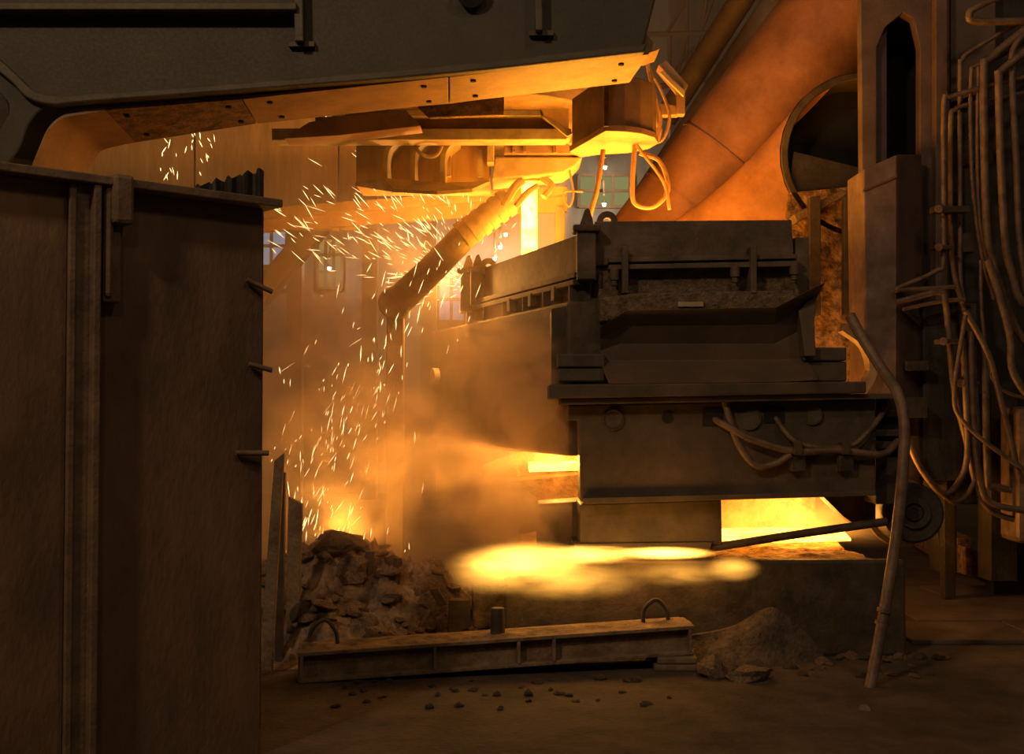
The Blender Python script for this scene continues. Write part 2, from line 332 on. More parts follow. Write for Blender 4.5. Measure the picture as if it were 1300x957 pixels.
part(r, 'corner_strip', MB().rect(767, 100, 773, 160, 9.0, .05), M['shield_burnt'], .003)
# shroud manipulator and stream
r = thing('manipulator', 'wrapped manipulator arm reaching up to the ladle nozzle', 'manipulator', W(520, 390, 10.7))
P = [W(648, 254, 10.75), W(600, 290, 10.75), W(548, 342, 10.85), W(506, 382, 10.95)]
part(r, 'arm_tube', MB().tube(P, .115, 16, r1=.14), M['pale'], 0, True)
for t in range(6):
    c = P[0].lerp(P[1], .05 + t * .22); d = (P[1] - P[0]).normalized()
    part(r, 'wrap_band', MB().ring(c, c + d * .06, .135, .1, 20), M['pale'], 0, True)
hb = W(502, 386, 11.0)
part(r, 'pivot_housing', MB().cyl(hb + Vector((0, -.14, 0)), hb + Vector((0, .12, 0)), .15, 24), M['pale'], .02, True)
part(r, 'column', MB().box(hb.x - .08, hb.x + .08, 10.95, 11.1, 0, hb.z), M['hall_steel'], .01)
part(r, 'grip_fork', MB().tube([W(640, 262, 10.65), W(652, 240, 10.62), W(664, 228, 10.62)], .04, 8).tube([W(655, 262, 10.55), W(668, 246, 10.55), W(682, 236, 10.6)], .03, 8).tube([W(690, 250, 10.62), W(700, 236, 10.66), W(688, 226, 10.7)], .035, 8), M['ladle'], 0, True)
a = W(672, 230, 10.8); b = Vector((a.x, a.y, 2.72))
single('steel_stream', MB().tube([a, a.lerp(b, .3), a.lerp(b, .7), b], .072, 20), M['steel_stream'],
       'glowing yellow stream of molten steel falling from the ladle nozzle', 'molten steel', bevel=0, smooth=True)
# background shield panels, runway beam and diagonal brace behind the stream
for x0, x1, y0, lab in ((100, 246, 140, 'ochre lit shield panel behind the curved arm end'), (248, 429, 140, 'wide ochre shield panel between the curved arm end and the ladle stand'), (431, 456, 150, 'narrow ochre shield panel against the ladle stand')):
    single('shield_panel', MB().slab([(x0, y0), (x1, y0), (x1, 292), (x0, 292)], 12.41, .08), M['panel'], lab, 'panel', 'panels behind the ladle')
r = thing('runway_beam', 'long lit box beam running behind the pouring stream', 'beam', W(480, 285, 12.0))
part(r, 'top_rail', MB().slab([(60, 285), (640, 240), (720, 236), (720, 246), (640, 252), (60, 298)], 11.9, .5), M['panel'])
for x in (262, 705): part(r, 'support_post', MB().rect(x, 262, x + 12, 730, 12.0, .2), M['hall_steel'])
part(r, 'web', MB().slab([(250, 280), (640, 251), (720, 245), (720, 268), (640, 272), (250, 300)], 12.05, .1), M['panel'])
cu = [(240 + i * 95 / 24, 238 - 24 * i / 24 + 3 * math.sin(i * 1.9)) for i in range(25)]
single('curtain_sheet', MB().sheet([[W(x, y, 6.35) + Vector((0, .03 * math.sin(i * 1.3), 0)) for i, (x, y) in enumerate(cu)], [Vector((W(x, y, 6.35).x, 6.35 + .03 * math.sin(i * 1.3), 0)) for i, (x, y) in enumerate(cu)]], (0, .012, 0)), M['cabinet'], 'torn dark folded sheet standing above the shield wall flange', 'sheet')
single('diagonal_brace', MB().slab([(385, 285), (418, 285), (70, 702), (30, 702)], 14, .3), M['hall_steel'], 'dark slanting brace in the haze past the shield wall', 'brace')
# ------------------------------------------------------------------ tundish
TA = Vector((.49, 8.75, 0)); TD = Vector((-.86, 2.35, 0)).normalized(); TN = Vector((-TD.y, TD.x, 0))
def side(mb, u0, u1, n0, n1, z0, z1):
    p = TA + TD * u0 + TN * n0
    return mb.prism([p + Vector((0, 0, z0)), p + TD * (u1 - u0) + Vector((0, 0, z0)), p + TD * (u1 - u0) + Vector((0, 0, z1)), p + Vector((0, 0, z1))], TN * (n1 - n0))
tun = thing('tundish', 'long scorched steel tundish with flanged rim, horn posts and front apron', 'tundish', W(880, 487, 9.2))
T = M['tundish']
part(tun, 'front_wall', MB().slab([(755, 281), (1005, 279), (1008, 330), (755, 337)], 8.72, .1).slab([(738, 292), (757, 283), (757, 352), (738, 352)], 8.76, .1).slab([(755, 330), (1008, 326), (1008, 356), (755, 356)], 8.76, .1), T)
part(tun, 'corner_plate', MB().slab([(736, 340), (768, 340), (768, 400), (736, 400)], 8.8, .12), T)
part(tun, 'side_wall', side(MB(), 0, 2.75, -.1, 0, 2.72, 3.0), T)
part(tun, 'far_wall', MB().prism([TA + TD * 2.75 + Vector((0, 0, 1.5)), TA + TD * 2.75 + Vector((1.55, 0, 1.5)), TA + TD * 2.75 + Vector((1.55, 0, 3)), TA + TD * 2.75 + Vector((0, 0, 3))], (0, .1, 0)), T)
part(tun, 'inner_side_wall', MB().prism([TA + Vector((1.62, 0, 1.5)), TA + TD * 2.75 + Vector((1.55, 0, 1.5)), TA + TD * 2.75 + Vector((1.55, 0, 2.98)), TA + Vector((1.62, 0, 2.98))], (.1, 0, 0)), T)
part(tun, 'side_flange', side(side(MB(), -.05, 2.75, 0, .05, 2.675, 2.715), -.05, 2.75, 0, .06, 2.62, 2.66), T)
part(tun, 'front_flange', MB().slab([(773, 327), (1012, 322), (1013, 328), (773, 333)], 8.6, .14).slab([(773, 336), (1012, 331), (1013, 338), (773, 342)], 8.58, .16), T, .004)
part(tun, 'side_body', side(MB(), -.02, 3.6, -.3, .09, 1.36, 2.5), T, .02)
part(tun, 'side_web', side(MB(), 0, 2.75, -.1, -.01, 2.48, 2.72), T, 0)
for u in (.02, .55, 1.0, 1.5, 2.0, 2.5): part(tun, 'side_rib', side(MB(), u, u + .025, -.02, .06, 2.5, 2.625), T, .003)
for u in (.3, .8, 1.3): part(tun, 'side_clamp', side(MB(), u, u + .07, 0, .07, 2.53, 2.64), M['rust_dark'])
part(tun, 'front_body', MB().slab([(700, 392), (760, 380), (1012, 378), (1018, 490), (700, 490)], 8.74, .5), M['rust_dark'])
part(tun, 'crusted_front', MB().slab([(760, 344), (1012, 340), (1016, 400), (760, 402)], 8.70, .3), M['crust'], 0)
part(tun, 'crusted_ledge', MB().slab([(762, 378), (806, 372), (1008, 368), (1014, 392), (762, 408)], 8.56, .2), M['crust'], .015)
for x in (790, 953): part(tun, 'front_rib', MB().rect(x, 312, x + 8, 372, 8.55, .16), T)
for x, y in ((780, 350), (933, 346), (1008, 343)):
    b = part(tun, 'clamp_bolt', MB().cyl(W(x, y - 8, 8.6), W(x, y + 6, 8.6), .035, 14).cyl(W(x, y + 6, 8.6), W(x, y + 13, 8.6), .024, 12), T, .004, True)
part(tun, 'name_plate', MB().rect(861, 383, 893, 389, 8.54, .02), M['pale'], 0)
def horn(px, py, Y, s, lab):
    c = W(px, py, Y); z = c.z
    h = part(tun, 'horn_post', MB().box(c.x - .07 * s, c.x + .07 * s, Y - .07 * s, Y + .07 * s, z - .36 * s, z), T, .012)
    part(h, 'collar', MB().box(c.x - .1 * s, c.x + .1 * s, Y - .1 * s, Y + .1 * s, z - .01, z + .04 * s), T, .012)
    part(h, 'horn', MB().prism([(c.x - .05 * s, Y - .03, z + .04 * s), (c.x + .055 * s, Y - .03, z + .04 * s), (c.x + .045 * s, Y - .03, z + .1 * s), (c.x + .02 * s, Y - .03, z + .17 * s), (c.x - .01 * s, Y - .03, z + .16 * s), (c.x - .03 * s, Y - .03, z + .1 * s)], (0, .06 * s, 0)), T, .008)
horn(744, 294, 8.66, 1.0, ''); horn(594, 347, 11.0, 1.0, ''); horn(606, 344, 10.85, .9, '')
for px, py, Y in ((771, 281, 8.78), (620, 338, 10.75)):
    c = W(px, py, Y); part(tun, 'lifting_eye', MB().ring(c, c + Vector((0, .06, 0)), .078, .03, 20), T, .004, True)
for u, px in ((.12, 725),):
    p = TA + TD * .16 + TN * .09; p.z = W(725, 432, 8.9).z
    part(tun, 'port_rim', MB().ring(p, p + TN * .012, .1, .078, 28), M['rust_dark'], 0, True); part(tun, 'port', MB().cyl(p, p + TN * .005, .08, 24), M['black'], 0)
p = W(556, 478, 11.6); part(tun, 'round_cover', MB().cyl(p, p + TN * .06, .085, 24), M['pale'], .006, True)
cols = [[(762, 415, 8.38), (762, 430, 8.5), (762, 445, 8.57), (762, 459, 8.58), (773, 487, 8.25)],
        [(795, 394, 8.32), (792, 414, 8.46), (788, 436, 8.55), (784, 458, 8.58), (790, 487, 8.25)],
        [(985, 390, 8.32), (984, 412, 8.46), (983, 436, 8.55), (983, 457, 8.58), (990, 485, 8.25)],
        [(1048, 358, 8.28), (1037, 378, 8.46), (1034, 410, 8.55), (1024, 456, 8.58), (1040, 482, 8.25)]]
part(tun, 'apron', MB().sheet([[W(*p) for p in c] for c in cols], (0, .035, .0)), M['apron'], .004, label='wide flared overflow apron plate')
part(tun, 'apron_end', MB().slab([(1048, 358), (1037, 375), (1034, 410), (1036, 452), (1022, 452), (1014, 395)], 8.42, .2), M['apron'])
for x0, x1, y0 in ((708, 768, 449), (1020, 1075, 441)):
    part(tun, 'support_block', MB().rect(x0, y0, x1, y0 + 17, 8.5, .45), M['carriage'], .01); part(tun, 'support_block', MB().rect(x0 + 2, y0 + 18, x1, 484, 8.52, .45), M['carriage'], .01)
bz = 2.93
bath = [TA + Vector((.12, .12, bz)), TA + Vector((1.6, .12, bz)), TA + TD * 2.7 + Vector((1.5, 0, bz)), TA + TD * 2.7 + Vector((.14, 0, bz))]
single('steel_bath', MB().prism(bath, (0, 0, -.3)), M['bath'], 'glowing molten steel filling the tundish below its rim', 'molten steel', bevel=0)
# ------------------------------------------------------------------ tundish car
car = thing('tundish_car', 'dark box girder carriage under the tundish with cables along its face', 'carriage', W(915, 640, 8.9))
C = M['carriage']
part(car, 'platform', MB().slab([(697, 488), (1100, 484), (1100, 499), (697, 506)], 8.25, .47), C, .01)
part(car, 'platform_lip', MB().slab([(712, 506), (1145, 499), (1145, 506), (712, 514)], 8.3, .42), C, .006)
bx = part(car, 'box_girder', MB().slab([(722, 514), (1112, 506), (1112, 628), (737, 637), (735, 534), (722, 534)], 8.42, .3), C, .012)
part(car, 'bottom_flange', MB().slab([(740, 632), (1112, 623), (1112, 629), (742, 640)], 8.36, .36), C, .004)
for x, y, rr in ((779, 533, .075), (951, 531, .085), (1031, 527, .072)):
    part(bx, 'round_cover', MB().ring(W(x, y, 8.405), W(x, y, 8.425), rr, rr * .88, 28).cyl(W(x, y, 8.412), W(x, y, 8.425), rr * .88, 28), C, .003, True)
part(bx, 'drain_hole', MB().cyl(W(847, 530, 8.414), W(847, 530, 8.424), .04, 20), M['black'], 0)
for x, y in ((905, 530), (983, 526)):
    part(bx, 'cable_port', MB().rect(x - 13, y - 11, x + 13, y + 11, 8.413, .02), M['black'], 0)
for pts, rr in (([(905, 531, 8.44), (925, 542, 8.36), (955, 558, 8.34), (1010, 573, 8.33), (1065, 571, 8.33), (1118, 577, 8.36), (1140, 560, 8.5)], .026),
                ([(983, 528, 8.44), (995, 546, 8.36), (1012, 562, 8.34), (1040, 568, 8.34), (1080, 566, 8.34), (1105, 545, 8.36), (1125, 518, 8.5)], .02),
                ([(918, 500, 8.4), (926, 530, 8.37), (938, 565, 8.36), (960, 591, 8.35), (985, 588, 8.35), (1004, 577, 8.34)], .026)):
    part(car, 'cable', MB().tube([W(*p) for p in pts], rr, 10), M['pipe'], 0, True)
for x in (1014, 1075):
    part(car, 'cable_bracket', MB().slab([(x - 9, 578), (x + 9, 576), (x + 9, 597), (x - 9, 599)], 8.34, .1).rect(x - 5, 562, x + 5, 577, 8.28, .12), M['rust_dark'], .004)
part(car, 'crossbeam', MB().slab([(682, 640), (740, 636), (740, 700), (682, 700)], 8.9, .4), C, .012)
leg = part(car, 'leg', MB().slab([(736, 640), (916, 634), (917, 692), (736, 692)], 8.5, .5), C, .012)
part(leg, 'foot', MB().slab([(728, 690), (905, 688), (900, 702), (728, 702)], 8.46, .5), C)
part(car, 'rail_arm', MB().slab([(1042, 627), (1112, 625), (1112, 660), (1088, 668), (1070, 655)], 8.9, .2), C)
part(car, 'hydraulic_block', MB().rect(1112, 506, 1150, 640, 8.6, .4), M['cabinet'])
for y in (520, 545, 560): part(car, 'valve', MB().rect(1105, y, 1150, y + 9, 8.5, .12), M['rust_dark'])
rw = thing('roller_wheel', 'large flanged roller at the end of the carriage', 'wheel', W(1153, 693, 9.1))
wa, wb = W(1142, 650, 9.3), W(1160, 651, 8.85); wd_ = (wb - wa).normalized()
part(rw, 'drum', MB().cyl(wa, wb, .225, 40), M['cabinet'], .02, True)
part(rw, 'flange', MB().ring(wa, wa + wd_ * .06, .265, .1, 40), M['beam'], .006, True)
part(rw, 'hub', MB().ring(wb, wb + wd_ * .03, .12, .07, 28), M['cabinet'], .004, True)
part(rw, 'axle', MB().cyl(wa - wd_ * .5, wb + wd_ * .02, .06, 16), M['cabinet'], 0, True)
# ------------------------------------------------------------------ slag trough below
XL, XR = W(640, 700, 8.2).x, W(1150, 700, 8.2).x
tr = thing('slag_trough', 'low black slag trough on the floor under the carriage', 'trough', ((XL + XR) / 2, 8.9, 0))
part(tr, 'front_wall', MB().box(XL, XR, 8.2, 8.32, 0, .66), M['rust_dark'], .02)
part(tr, 'side_wall', MB().box(XR - .12, XR, 8.33, 10.6, 0, .5), M['rust_dark'], .02)
part(tr, 'side_wall', MB().box(XL, XL + .12, 8.33, 10.6, 0, .64), M['rust_dark'], .02)
part(tr, 'rear_wall', MB().box(XL, XR, 10.6, 10.72, 0, 1.0), M['refractory'], .02)
def heightfield(x0, x1, y0, y1, nx, ny, fz):
    rows = [[Vector((x0 + (x1 - x0) * i / nx, y0 + (y1 - y0) * j / ny, 0)) for i in range(nx + 1)] for j in range(ny + 1)]
    for rr in rows:
        for p in rr: p.z = fz(p.x, p.y)
    mb = MB(); n = nx + 1
    return mb.add([p for rr in rows for p in rr], [(j * n + i, j * n + i + 1, (j + 1) * n + i + 1, (j + 1) * n + i) for j in range(ny) for i in range(nx)])
part(tr, 'slag_bed', heightfield(XL + .1, XR - .1, 8.3, 10.6, 60, 40, lambda x, y: .61 + .05 * noise.noise((x * 3, y * 3, 0)) + .03 * noise.noise((x * 9, y * 9, 4))), M['refractory'], 0, True)
def pool(name, pts, z, lab):
    return single(name, MB().prism([(x, y, z) for x, y in pts], (0, 0, .02)), M['pool'], lab, 'molten metal', bevel=0)
pool('molten_slag', [(1.6, 9.5), (2.1, 9.3), (2.7, 9.45), (2.8, 10.0), (2.3, 10.35), (1.7, 10.2)], .655, 'glowing molten slag pooled in the trough behind the carriage leg')
lamp('slag_glow', (2.4, 9.85, .80), 110, ORANGE, .2)
r = thing('strand_launder', 'bright glowing launder ledge under the tundish body', 'launder', W(670, 640, 10.6))
part(r, 'ledge', MB().slab([(640, 612), (735, 602), (735, 632), (640, 640)], 10.4, .5), M['rubble'])
part(r, 'back_lip', MB().slab([(612, 590), (655, 574), (735, 570), (735, 604), (612, 606)], 10.95, .1), M['rubble'])
part(r, 'molten_surface', MB().slab([(672, 590), (735, 588), (735, 597), (672, 599)], 10.1, .6), M['pool'], 0)
part(r, 'pier', MB().slab([(650, 640), (735, 630), (735, 762), (650, 762)], 10.5, .3), M['rust_dark'])
lamp('launder_glow', W(704, 584, 10.3), 290, ORANGE, .05)   # right over the molten surface of the launder
single('lance', MB().tube([W(893, 697, 8.55), W(1000, 680, 8.5), W(1126, 662, 8.45)], .03, 10), M['rust_dark'], 'straight dark lance pipe lying over the slag trough', 'lance', bevel=0, smooth=True)
# ------------------------------------------------------------------ ducts, drum, refractory wall on the right
r = thing('fume_duct', 'wide orange slanting fume duct rising behind the tundish', 'duct', W(850, 290, 12.2))
P0, P1 = W(838, 300, 13.3), W(1118, -40, 12.7)
part(r, 'duct_tube', MB().cyl(P0 + (P0 - P1) * .1, P1 + (P1 - P0) * .25, .53, 48, .70), M['duct'], 0, True)
for t in (.12, .30): part(r, 'seam_ring', MB().ring(P0.lerp(P1, t), P0.lerp(P1, t + .006), .55 + .16 * t, .4, 48), M['duct'], 0, True)
r = thing('hood_drum', 'dark open ended drum with a flared orange skirt beside the column', 'hood', W(1040, 280, 11.2))
dc = W(1098, 197, 11.2); R0 = .80
part(r, 'drum_shell', MB().ring(dc, dc + Vector((0, .5, 0)), R0, R0 - .07, 48), M['rust_dark'], .01, True)
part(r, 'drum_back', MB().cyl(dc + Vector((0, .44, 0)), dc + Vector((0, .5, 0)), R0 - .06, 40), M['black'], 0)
part(r, 'spoke', MB().slab([(1008, 192), (1098, 214), (1098, 240), (1000, 246)], 11.25, .12), M['cabinet'])
rowa = [dc + Vector((-math.cos(a) * (R0 + .01), .02, math.sin(a) * (R0 + .01))) for a in [(-55 + i * 12) * math.pi / 180 for i in range(12)]]
tip = [W(838 + i * 2, 292 - i * 1.2, 11.9) for i in range(12)]
part(r, 'skirt', MB().sheet([[a.lerp(b, t) + Vector((0, 0, -.10 * math.sin(t * math.pi))) for a, b in zip(rowa, tip)] for t in (0, .15, .3, .45, .6, .8, 1)], (0, .03, 0)), M['duct'], 0, True)
for (a, b, rr, lab) in (((790, 300, 15.2), (1010, -30, 14.6), .20, 'thick brown pipe slanting above the fume duct'), ((845, 150, 16), (960, -30, 15), .16, 'slim brown pipe slanting up by the roof truss')):
    single('slanting_pipe', MB().tube([W(*a), W(*b)], rr, 16, sm=False), M['hall_steel'], lab, 'pipe', bevel=0, smooth=True)
single('slag_wall', MB().slab([(1000, 245), (1100, 235), (1100, 520), (1000, 520)], 11.2, .3), M['refractory'], 'crusted orange lit refractory wall between tundish and pedestal', 'wall', bevel=0)
single('slanted_plank', MB().slab([(1008, 272), (1070, 240), (1076, 246), (1012, 282)], 11.0, .2), M['beam'], 'slanted lit bar above the crusted wall', 'bar')
for x0, x1 in ((1028, 1042), (1072, 1084)): single('wall_post', MB().slab([(x0, 250), (x1, 248), (x1, 400), (x0, 400)], 10.9, .1), M['rust_dark'], 'upright rusty post against the crusted wall', 'post', 'posts at the crusted wall')
single('hooked_plate', MB().sheet([spline([W(x, y, 9.76) for x, y in ((1070, 420), (1096, 440), (1104, 470), (1088, 500))], 4), spline([W(x, y, 9.76) for x, y in ((1074, 410), (1106, 435), (1114, 474), (1096, 506))], 4)], (0, .15, 0)), M['pale'], 'bright curved scrap plate beside the pedestal foot', 'plate', bevel=0)
# hanging cables near the duct mouth
for i, (pts, rr, lab) in enumerate((
    ([(822, 78), (828, 110), (832, 150), (838, 165), (832, 180), (838, 150), (828, 110)], .022, 'thick looped cable hanging from the arm tip'),
    ([(826, 90), (842, 120), (850, 150), (842, 176), (828, 182)], .014, 'thin cable looping beside the thick one'),
    ([(806, 184), (803, 230), (806, 258), (830, 262), (848, 240), (838, 205), (812, 194)], .02, 'round cable loop hanging before the fume duct'),
    ([(808, 184), (842, 230), (850, 266)], .014, 'short cable dropping to the duct mouth'),
    ([(766, 190), (758, 240), (752, 262), (748, 278)], .02, 'frayed cable dangling above the tundish horn'),
    ([(722, 212), (728, 245), (722, 262), (716, 244), (740, 243)], .01, 'thin wire loop right of the stream'))):
    single('hanging_cable', MB().tube([W(x, y, (9.9, 9.95, 9.5, 9.45, 9.5, 10.6)[i]) for x, y in pts], rr, 8), M['hose'], lab, 'cable', 'cables hanging by the arm tip', bevel=0, smooth=True)
r = thing('hose_guide', 'lit metal guide bracket carrying the cables at the arm tip', 'bracket', W(850, 130, 10))
part(r, 'guide_bar', MB().slab([(836, 82), (846, 76), (874, 108), (868, 120)], 10, .2), M['shield']); part(r, 'guide_plate', MB().slab([(838, 92), (842, 90), (870, 116), (868, 122)], 9.95, .04), M['pale'], 0)
part(r, 'guide_leg', MB().rect(860, 115, 870, 145, 10.05, .1), M['shield']); part(r, 'guide_arm', MB().slab([(812, 128), (862, 134), (862, 146), (812, 146)], 10.1, .1), M['shield'])
# ------------------------------------------------------------------ right column and machine
YC = 10.4
r = thing('machine_column', 'massive purple brown steel column with a tall slotted opening', 'column', (W(1150, 500, YC).x, YC + .4, 0))
part(r, 'front_plate', MB().slab([(1092, -60), (1206, -60), (1206, 632), (1168, 632), (1168, 60), (1160, 24), (1146, 16), (1124, 34), (1113, 60), (1113, 632), (1098, 632)], YC, .12), M['column'], .008)
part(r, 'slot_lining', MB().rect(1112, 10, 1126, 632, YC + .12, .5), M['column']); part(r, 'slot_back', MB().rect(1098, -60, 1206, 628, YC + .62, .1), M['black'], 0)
part(r, 'side_plate', MB().rect(1188, -60, 1203, 632, YC - .1, .1), M['column'])
part(r, 'column_leg', MB().box(W(1198, 600, YC).x, W(1212, 600, YC).x, YC + .0, YC + .12, .04, 1.3), M['cabinet'])
r = thing('pedestal', 'scuffed steel pedestal box standing against the slotted column', 'pedestal', (W(1132, 480, YC - .3).x, YC - .3, 0))
part(r, 'pedestal_box', MB().prism([W(1096, 215, 9.9), W(1139, 196, 9.9), W(1139, 622, 9.9), W(1101, 622, 9.9)], (0, .48, 0)), M['pedestal'], .012)
part(r, 'pedestal_side', MB().prism([W(1139, 196, 9.9), W(1170, 196, 10.2), W(1172, 622, 10.2), W(1140, 622, 9.9)], (0, .15, 0)), M['column'], .006)
part(r, 'cap_seam', MB().slab([(1096, 240), (1139, 222), (1139, 225), (1096, 243)], 9.88, .03), M['column'], 0)
r = thing('machine_frame', 'black machine frame behind the pipe bundle', 'machine', (W(1250, 600, 10.6).x, 10.8, 0))
part(r, 'back_plate', MB().slab([(1206, -60), (1420, -60), (1420, 770), (1262, 766), (1262, 640), (1206, 640)], 10.7, .2), M['cabinet'])
part(r, 'upper_plate', MB().slab([(1207, -60), (1264, -60), (1264, 60), (1240, 120), (1207, 130)], 10.5, .15), M['column'])
part(r, 'upright', MB().rect(1172, 380, 1222, 610, 10.1, .25), M['cabinet']); part(r, 'upright', MB().rect(1258, 500, 1292, 738, 10.2, .3), M['cabinet'])
part(r, 'crossbar', MB().rect(1150, 458, 1180, 470, 9.9, .3), M['rust_dark']); part(r, 'crossbar', MB().rect(1145, 504, 1178, 530, 9.8, .3), M['cabinet'])
part(r, 'foot_block', MB().slab([(1186, 640), (1215, 640), (1215, 728), (1196, 728)], 10.6, .3), M['cabinet'])
part(r, 'right_case', MB().slab([(1293, 516), (1420, 516), (1420, 700), (1293, 690)], 9.7, .4), M['pipe'], .05)
part(r, 'case_leg', MB().rect(1340, 690, 1400, 772, 9.8, .25), M['cabinet'])
part(r, 'valve_box', MB().rect(1228, 190, 1262, 208, 10.1, .2), M['cabinet']); part(r, 'valve_box', MB().rect(1220, 296, 1238, 320, 10.0, .2), M['rust_dark']); part(r, 'valve_box', MB().rect(1222, 385, 1240, 420, 9.95, .2), M['rust_dark'])
r = thing('sill_beam', 'rough orange lit sill beam on the floor behind the roller', 'beam', W(1210, 728, 11.6))
part(r, 'sill', MB().prism([G(1120, 668, .02), G(1216, 728, .02), G(1216, 728, .02) + Vector((0, 0, .36)), G(1120, 668, .02) + Vector((0, 0, .36))], (.18, .1, 0)), M['refractory'], .01)
part(r, 'sill_end', MB().slab([(1226, 694), (1258, 708), (1258, 742), (1226, 730)], 11.2, .2), M['refractory'], .01)
part(r, 'slot', MB().rect(1196, 694, 1205, 708, 11.75, .05), M['black'], 0)
thick, thin = .034, .017
pipes = [  # points, radius, depth, label
    ([(1330, 8), (1240, 60), (1222, 76), (1219, 96), (1219, 280), (1220, 360), (1232, 420)], thin * 1.2, 10.0, 'outermost thin pipe bending over from the upper corner'),
    ([(1330, 90), (1230, 116), (1206, 124), (1198, 140), (1198, 320), (1188, 344), (1140, 366), (1150, 368), (1214, 364)], thin * 1.3, 9.85, 'pipe with a hairpin turn beside the pedestal'),
    ([(1330, 112), (1232, 132), (1212, 140), (1207, 156), (1207, 280), (1210, 340), (1226, 400)], thin * 1.3, 9.95, 'pipe running just inside the hairpin pipe'),
    ([(1330, 15), (1260, 72), (1249, 96), (1252, 280), (1260, 332), (1274, 372), (1310, 440)], thick, 9.8, 'thick pipe bowing out to the right of the valve box'),
    ([(1330, 45), (1274, 88), (1268, 108), (1274, 280), (1284, 344), (1310, 392)], thick * .95, 9.7, 'second thick pipe parallel to the bowed one'),
    ([(1330, 20), (1290, 56), (1285, 92), (1290, 200), (1296, 320), (1320, 400)], thick * .8, 9.75, 'thick pipe at the outer edge of the bundle'),
    ([(1330, 30), (1245, 80), (1233, 100), (1234, 224), (1246, 320), (1262, 380)], thin, 9.9, 'thin pipe passing before the valve box'),
    ([(1330, 40), (1252, 82), (1242, 104), (1244, 280), (1270, 384)], thin, 9.88, 'thinnest straight pipe beside the thick bowed pipe'),
    ([(1320, 26), (1240, 27), (1231, 18), (1240, 9), (1290, -14)], thick * .9, 9.9, 'thick hairpin tube at the very top of the machine'),
    ([(1138, 384), (1190, 371), (1200, 383), (1206, 443), (1212, 499), (1226, 556), (1242, 623), (1265, 652), (1330, 668)], thin * 1.5, 9.8, 'long pipe sweeping from the pedestal down to the right case'),
    ([(1146, 392), (1197, 382), (1225, 380)], thin, 9.85, 'short stub pipe under the hairpin'),
    ([(1226, 400), (1216, 460), (1212, 494), (1217, 527), (1259, 567), (1330, 610)], thin * 1.1, 9.6, 'orange lit hose crossing down over the pipe bundle'),
    ([(1226, 395), (1254, 448), (1271, 510), (1288, 580), (1294, 606)], thin * 1.5, 9.65, 'slanting pipe dropping to the right case'),
    ([(1254, 330), (1265, 364), (1282, 426), (1288, 477), (1330, 520)], thick * .9, 9.6, 'thick pipe curving away under the bowed pipes'),
    ([(1245, 330), (1248, 415), (1265, 488), (1330, 512)], thin * .9, 9.75, 'thin tube tucked behind the thick curving pipe'),
    ([(1148, 548), (1169, 595), (1197, 626), (1217, 612), (1228, 578), (1226, 500), (1222, 430)], thin * 1.5, 9.7, 'hose hanging in a deep bend above the roller'),
    ([(1186, 618), (1214, 637), (1237, 612), (1241, 560), (1236, 440)], thin * 1.4, 9.8, 'second hose hanging in a bend behind the first'),
    ([(1232, 420), (1236, 540), (1245, 612), (1262, 640), (1330, 652)], thin * 1.6, 9.7, 'pipe turning right low down above the sill'),
    ([(1251, 440), (1254, 600), (1265, 618), (1330, 628)], thick * .9, 9.85, 'thick elbow pipe entering the right case'),
]
for pts, rr, Y, lab in pipes:
    if pts[0][0] >= 1310: pts = [(1425, pts[0][1] + (pts[0][1] - pts[1][1]) / (pts[0][0] - pts[1][0]) * (1425 - pts[0][0]))] + pts
    if pts[-1][0] >= 1310: pts = pts + [(1425, pts[-1][1] + 20)]
    single('hydraulic_pipe', MB().tube([W(x, y, Y) for x, y in pts], rr, 10, 5), M['pipe'], lab, 'pipe', 'pipe bundle on the machine', bevel=0, smooth=True)
for x0, y0, x1, y1, Y, lab in ((1186, 259, 1232, 271, 9.78, 'long pipe clamp bar on the upper pipes'), (1186, 309, 1212, 318, 9.78, 'short pipe clamp beside the pedestal'), (1192, 428, 1236, 438, 9.72, 'pipe clamp bar below the hairpin pipe'), (1214, 482, 1244, 490, 9.7, 'lowest pipe clamp on the bundle')):
    r = thing('pipe_clamp', lab, 'clamp', W((x0 + x1) / 2, y1, Y))
    part(r, 'bar', MB().rect(x0, y0 + 2, x1, y1 - 2, Y, .12), M['rust_dark']); part(r, 'bolt', MB().cyl(W(x0 + 6, (y0 + y1) / 2, Y - .03), W(x0 + 6, (y0 + y1) / 2, Y + .1), .035, 8), M['pipe'], .004)
# bent lance pole standing in front
pts = [(1079, 400, 7.9), (1094, 428, 7.85), (1118, 466, 7.75), (1140, 500, 7.7), (1148, 540, 7.6), (1146, 600, 7.55), (1138, 680, 7.5), (1122, 780, 7.4), (1100, 895, 7.25)]
r = thing('bent_pole', 'long bent steel pole leaning up from the floor before the roller', 'pole', G(1098, 900))
part(r, 'pole_tube', MB().tube([W(*p) for p in pts] + [G(1097, 902)], .036, 12), M['pipe'], 0, True)
for y in (772, 788): part(r, 'pole_band', MB().ring(W(1123 - (y - 772) * .17, y, 7.4), W(1122 - (y - 772) * .17, y + 5, 7.4), .046, .03, 14), M['pipe'], 0, True)
